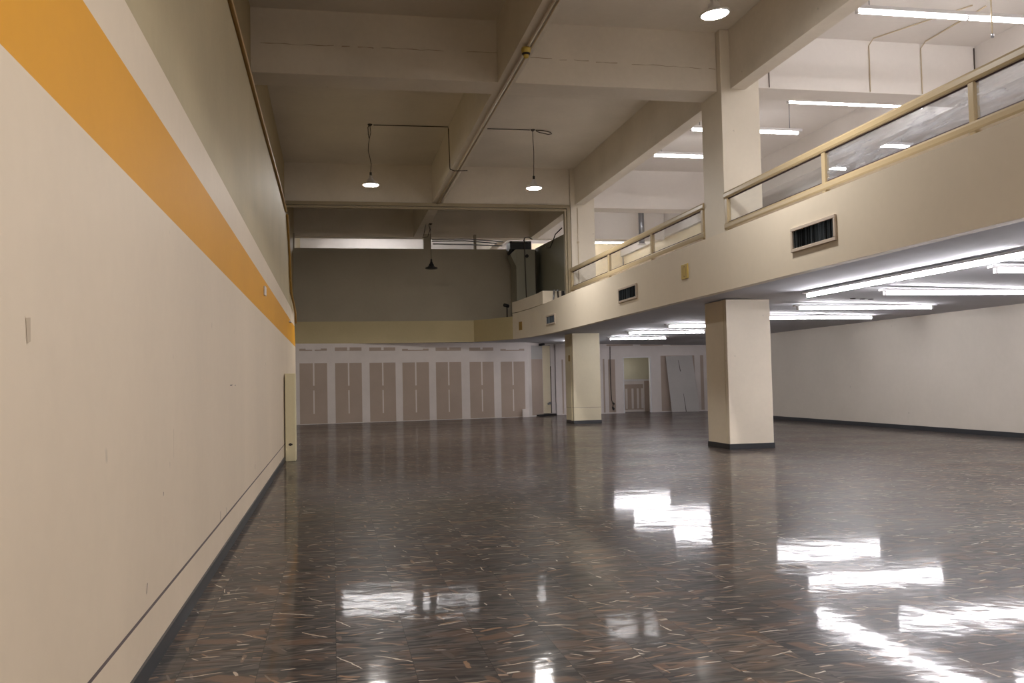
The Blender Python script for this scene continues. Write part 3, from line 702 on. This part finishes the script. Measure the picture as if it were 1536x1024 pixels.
# warm cream partition deep in the upper storey
struct(bx(9.4, 46.0, 4.33, 14.95, 46.2, 8.6, 'creamroom'), 'wall_cream', 'warm cream wall deep in the upper storey past the railing', 'wall')
struct(bx(15.0, 34.5, 4.33, 15.2, 46.0, 7.94, 'creamroom'), 'wall_cream', 'warm cream side wall under the edge beam past the railing', 'wall')

# ------------------------------------------------------------------ end bay (dark, above the drywall)
struct(bx(XLU, 38.56, 4.15, 8.6, 38.8, 7.2, 'dark'), 'wall_upper', 'dark taupe wall above the yellowed band, in the end bay', 'wall')
tag(bx(3.83, 38.6, 7.2, 4.14, 38.8, ZB, 'dark').build('strip_post'), 'short taupe post dividing the lit strip opening under the end beam', 'post', kind='structure')
tag(bx(5.97, 38.6, 7.2, 6.07, 38.8, ZB, 'dark').build('strip_post'), 'thin taupe post at the end of the second lit strip opening', 'post', kind='structure')
tag(bx(XLU, 38.6, 7.2, -1.47, 38.8, ZB, 'dark').build('strip_post'), 'taupe post at the wall end of the lit strip opening', 'post', kind='structure')
struct(MB().prism([(8.6, 33.05), (8.7, 33.05), (8.7, 38.5), (8.6, 38.5)], 4.34, [7.03, 7.03, 7.23, 7.23], 'darkside'), 'wall_side', 'grey green panel beside the end bay, behind the far frame jamb', 'wall')
# frame round the opening
t0 = thing('trim_1', (0, 31.84, 0), 'taupe frame lining the opening under the far cross beam', 'frame', kind='structure')
mb = MB(); mb.box(XLU+.04, -.06, 7.70, 8.40, .04, 7.815, 'trim'); mb.build('head', t0)
mb = MB(); mb.box(XLU+.04, -.02, 7.60, 8.32, .10, 7.67, 'trim'); mb.build('head_stop', t0)
mb = MB(); mb.box(8.30, -.06, 4.42, 8.42, .04, 7.70, 'trim'); mb.build('jamb', t0)
mb = MB(); mb.box(8.22, -.01, 4.42, 8.29, .12, 7.60, 'trim'); mb.build('jamb_stop', t0)
# stepped low box on the balcony end, with pipe stubs
t0 = thing('parapet_box', (7.66, 33.0, 4.305), 'low cream box built on the curved end of the balcony, below the grey green panel', 'boxed ledge')
P = [(7.62, 33.0), (8.58, 33.0), (8.58, 36.3), (7.11, 36.3), (7.24, 35.75), (7.47, 34.5), (7.6, 33.5)]
MB().prism([(x-7.66, y-33.0) for x, y in P], [.08, .08, .0, .0, .0, .04, .075], [.56, .56, .44, .42, .44, .5, .54], 'fascia').build('casing', t0)
for x, lab in ((8.03, 'paler of two short pipe stubs standing before the low cream box'), (8.16, 'darker of two short pipe stubs standing before the low cream box')):
    t0 = thing('pipe_stub', (x, 32.88, 4.34), lab, 'pipe stub')
    MB().tube([(-.05 if x < 8.1 else .03, 0, 0), (-.03 if x < 8.1 else .02, 0, .25), (0, 0, .5)], .03, 'metal' if x < 8.1 else 'cable', 8).build('pipe', t0)
    MB().lathe([(0, .56), (.04, .55), (.048, .52), (.04, .49), (0, .485)], 'metal', 12).build('cap', t0)
tag(MB().box(8.30, 32.78, 4.62, 8.4, 32.9, 4.84, 'black').tube([(8.37, 32.76, 4.7), (8.385, 32.76, 4.36)], .03, 'black', 8).build('cable_connector'), 'black cable connector beside the frame jamb on the balcony end', 'connector')
# duct box in the corner with chamfered shoulder
t0 = thing('duct_riser', (7.46, 37.0, 4.345), 'tall grey boxed duct in the corner of the end bay', 'duct')
MB().box(0, 0, 0, .80, 1.2, 2.635, 'duct').build('casing', t0, bevel=.01)
MB().prism([(-.22, 0), (0, 0), (0, .8), (-.22, .8)], [2.375, 1.925, 1.925, 2.375], [2.425, 2.635, 2.635, 2.425], 'duct').build('shoulder', t0)
MB().tube([(.40, -.02, 0), (.38, -.02, 1.5), (.36, -.03, 2.575), (.36, .0, 3.05)], .02, 'cable', 6).build('conduit', t0)
MB().tube([(.45, -.06, 2.355), (.45, 0, 2.355)], .07, 'black', 12).build('cable_gland', t0)
MB().box(.80, .01, 0, .835, .1, 2.6, 'hole').build('shadow_gap', t0)
t0 = thing('ventilation_unit', (7.28, 37.5, 7.03), 'black box unit with a pale pipe under the end beam, above the boxed duct', 'ventilation unit')
MB().box(.04, 0, 0, .95, .9, .37, 'black').build('casing', t0, bevel=.02)
MB().tube([(.12, -.03, .33), (.78, -.03, .33), (.84, -.02, .29)], .022, 'metal', 8).build('pipe', t0)
MB().tube([(.6, -.05, .36), (.66, -.1, .5), (.8, -.1, .52), (.98, -.05, .44)], .02, 'black', 6).build('cable', t0)
MB().tube([(.06, -.02, 0), (.0, -.05, -.12), (-.08, -.05, -.2)], .07, 'black', 8).build('elbow', t0)
for i, (z, x0, x1) in enumerate(((7.36, 4.2, 7.15), (7.47, 4.15, 6.9), (7.54, 4.15, 7.2))):
    tag(MB().tube([(x0, 38.35, z+.02), ((x0+x1)/2, 38.33, z+(.05 if i else .0)), (x1, 38.35, z-.05)], .025, 'metal', 6).build('hanging_conduit'), ('lowest', 'middle', 'topmost')[i]+' of three metal conduits crossing the lit strip opening', 'conduit', 'conduits across the strip opening')
tag(MB().tube([(8.56, 36.4, 7.0), (8.5, 36.0, 6.9), (8.5, 35.3, 6.8), (8.52, 34.9, 7.0), (8.55, 34.6, 7.22), (8.56, 33.6, 7.3)], .022, 'black', 6).build('hanging_cable'), 'black cable looping over the top of the grey green panel', 'cable')
tag(bx(8.62, 33.1, 7.045, 8.75, 33.5, ZB, 'wood').build('timber_stud'), 'pale timber stud above the grey green panel beside the frame jamb', 'stud')
t0 = thing('speaker', (6.97, 36.65, 4.15), 'small black device on a thin post at the end bay corner', 'speaker')
MB().tube([(0, 0, -.0), (0, 0, .42)], .03, 'cable', 8).build('post', t0)
MB().tube([(-.13, -.08, .5), (.06, .02, .46)], .07, 'black', 10).build('speaker_body', t0)
tag(MB().tube([(3.68, 36.2, ZB-.01), (3.6, 36.2, 7.4), (3.55, 36.2, 7.3), (3.75, 36.15, 7.32), (3.84, 36.1, 7.6), (3.8, 36.1, ZB-.01)], .015, 'cable', 6).build('hanging_cable'), 'loop of dark cable hanging by the unlit black dome lamp', 'cable')

# ------------------------------------------------------------------ small fittings in the low ceiling
for x, y, lab in ((11.08, 18.15, 'first of three small dark discs in the low ceiling'), (11.34, 18.2, 'middle of three small dark discs in the low ceiling'), (11.54, 18.2, 'last of three small dark discs in the low ceiling')):
    o = MB().lathe([(.06, 0), (.055, -.012), (0, -.014)], 'hole', 14, (x, y, zlow(x))).build('ceiling_disc')
    tag(o, lab, 'ceiling fitting', 'small dark discs in the low ceiling')

# ------------------------------------------------------------------ unseen fill light added to brighten the room beyond the doorway
ld = bpy.data.lights.new('room_fill', 'POINT'); ld.energy = 30; ld.color = (1, .97, .93); ld.shadow_soft_size = .15
lo = bpy.data.objects.new('room_fill', ld); lo.location = (12.3, 42.6, 2.8); COL.objects.link(lo)

# ------------------------------------------------------------------ world, camera, view
w = bpy.data.worlds.new('world'); SC.world = w; w.use_nodes = True
w.node_tree.nodes['Background'].inputs['Color'].default_value = (.02, .02, .022, 1)
w.node_tree.nodes['Background'].inputs['Strength'].default_value = 1
f, yaw, pi_, ro = 1384., .1926, .0434, -.021
fw = Vector((math.sin(yaw)*math.cos(pi_), math.cos(yaw)*math.cos(pi_), math.sin(pi_)))
rt = Vector((math.cos(yaw), -math.sin(yaw), 0)); up = rt.cross(fw)
c, s = math.cos(ro), math.sin(ro)
r2 = rt*c+up*s; u2_ = up*c-rt*s
cd = bpy.data.cameras.new('camera'); cd.sensor_width = 36; cd.lens = f*36/1536; cd.clip_end = 200
cam = bpy.data.objects.new('camera', cd); COL.objects.link(cam)
mat = Matrix((r2, u2_, -fw)).transposed().to_4x4(); mat.translation = Vector((0, 0, 1.55))
cam.matrix_world = mat
SC.camera = cam
SC.view_settings.view_transform = 'Standard'; SC.view_settings.look = 'None'; SC.view_settings.gamma = 1
SC.view_settings.use_curve_mapping = False; SC.view_settings.exposure = .86
SC.cycles.use_denoising = True
SC.cycles.max_bounces = 10; SC.cycles.diffuse_bounces = 7; SC.cycles.transparent_max_bounces = 12
SC.cycles.sample_clamp_indirect = 6
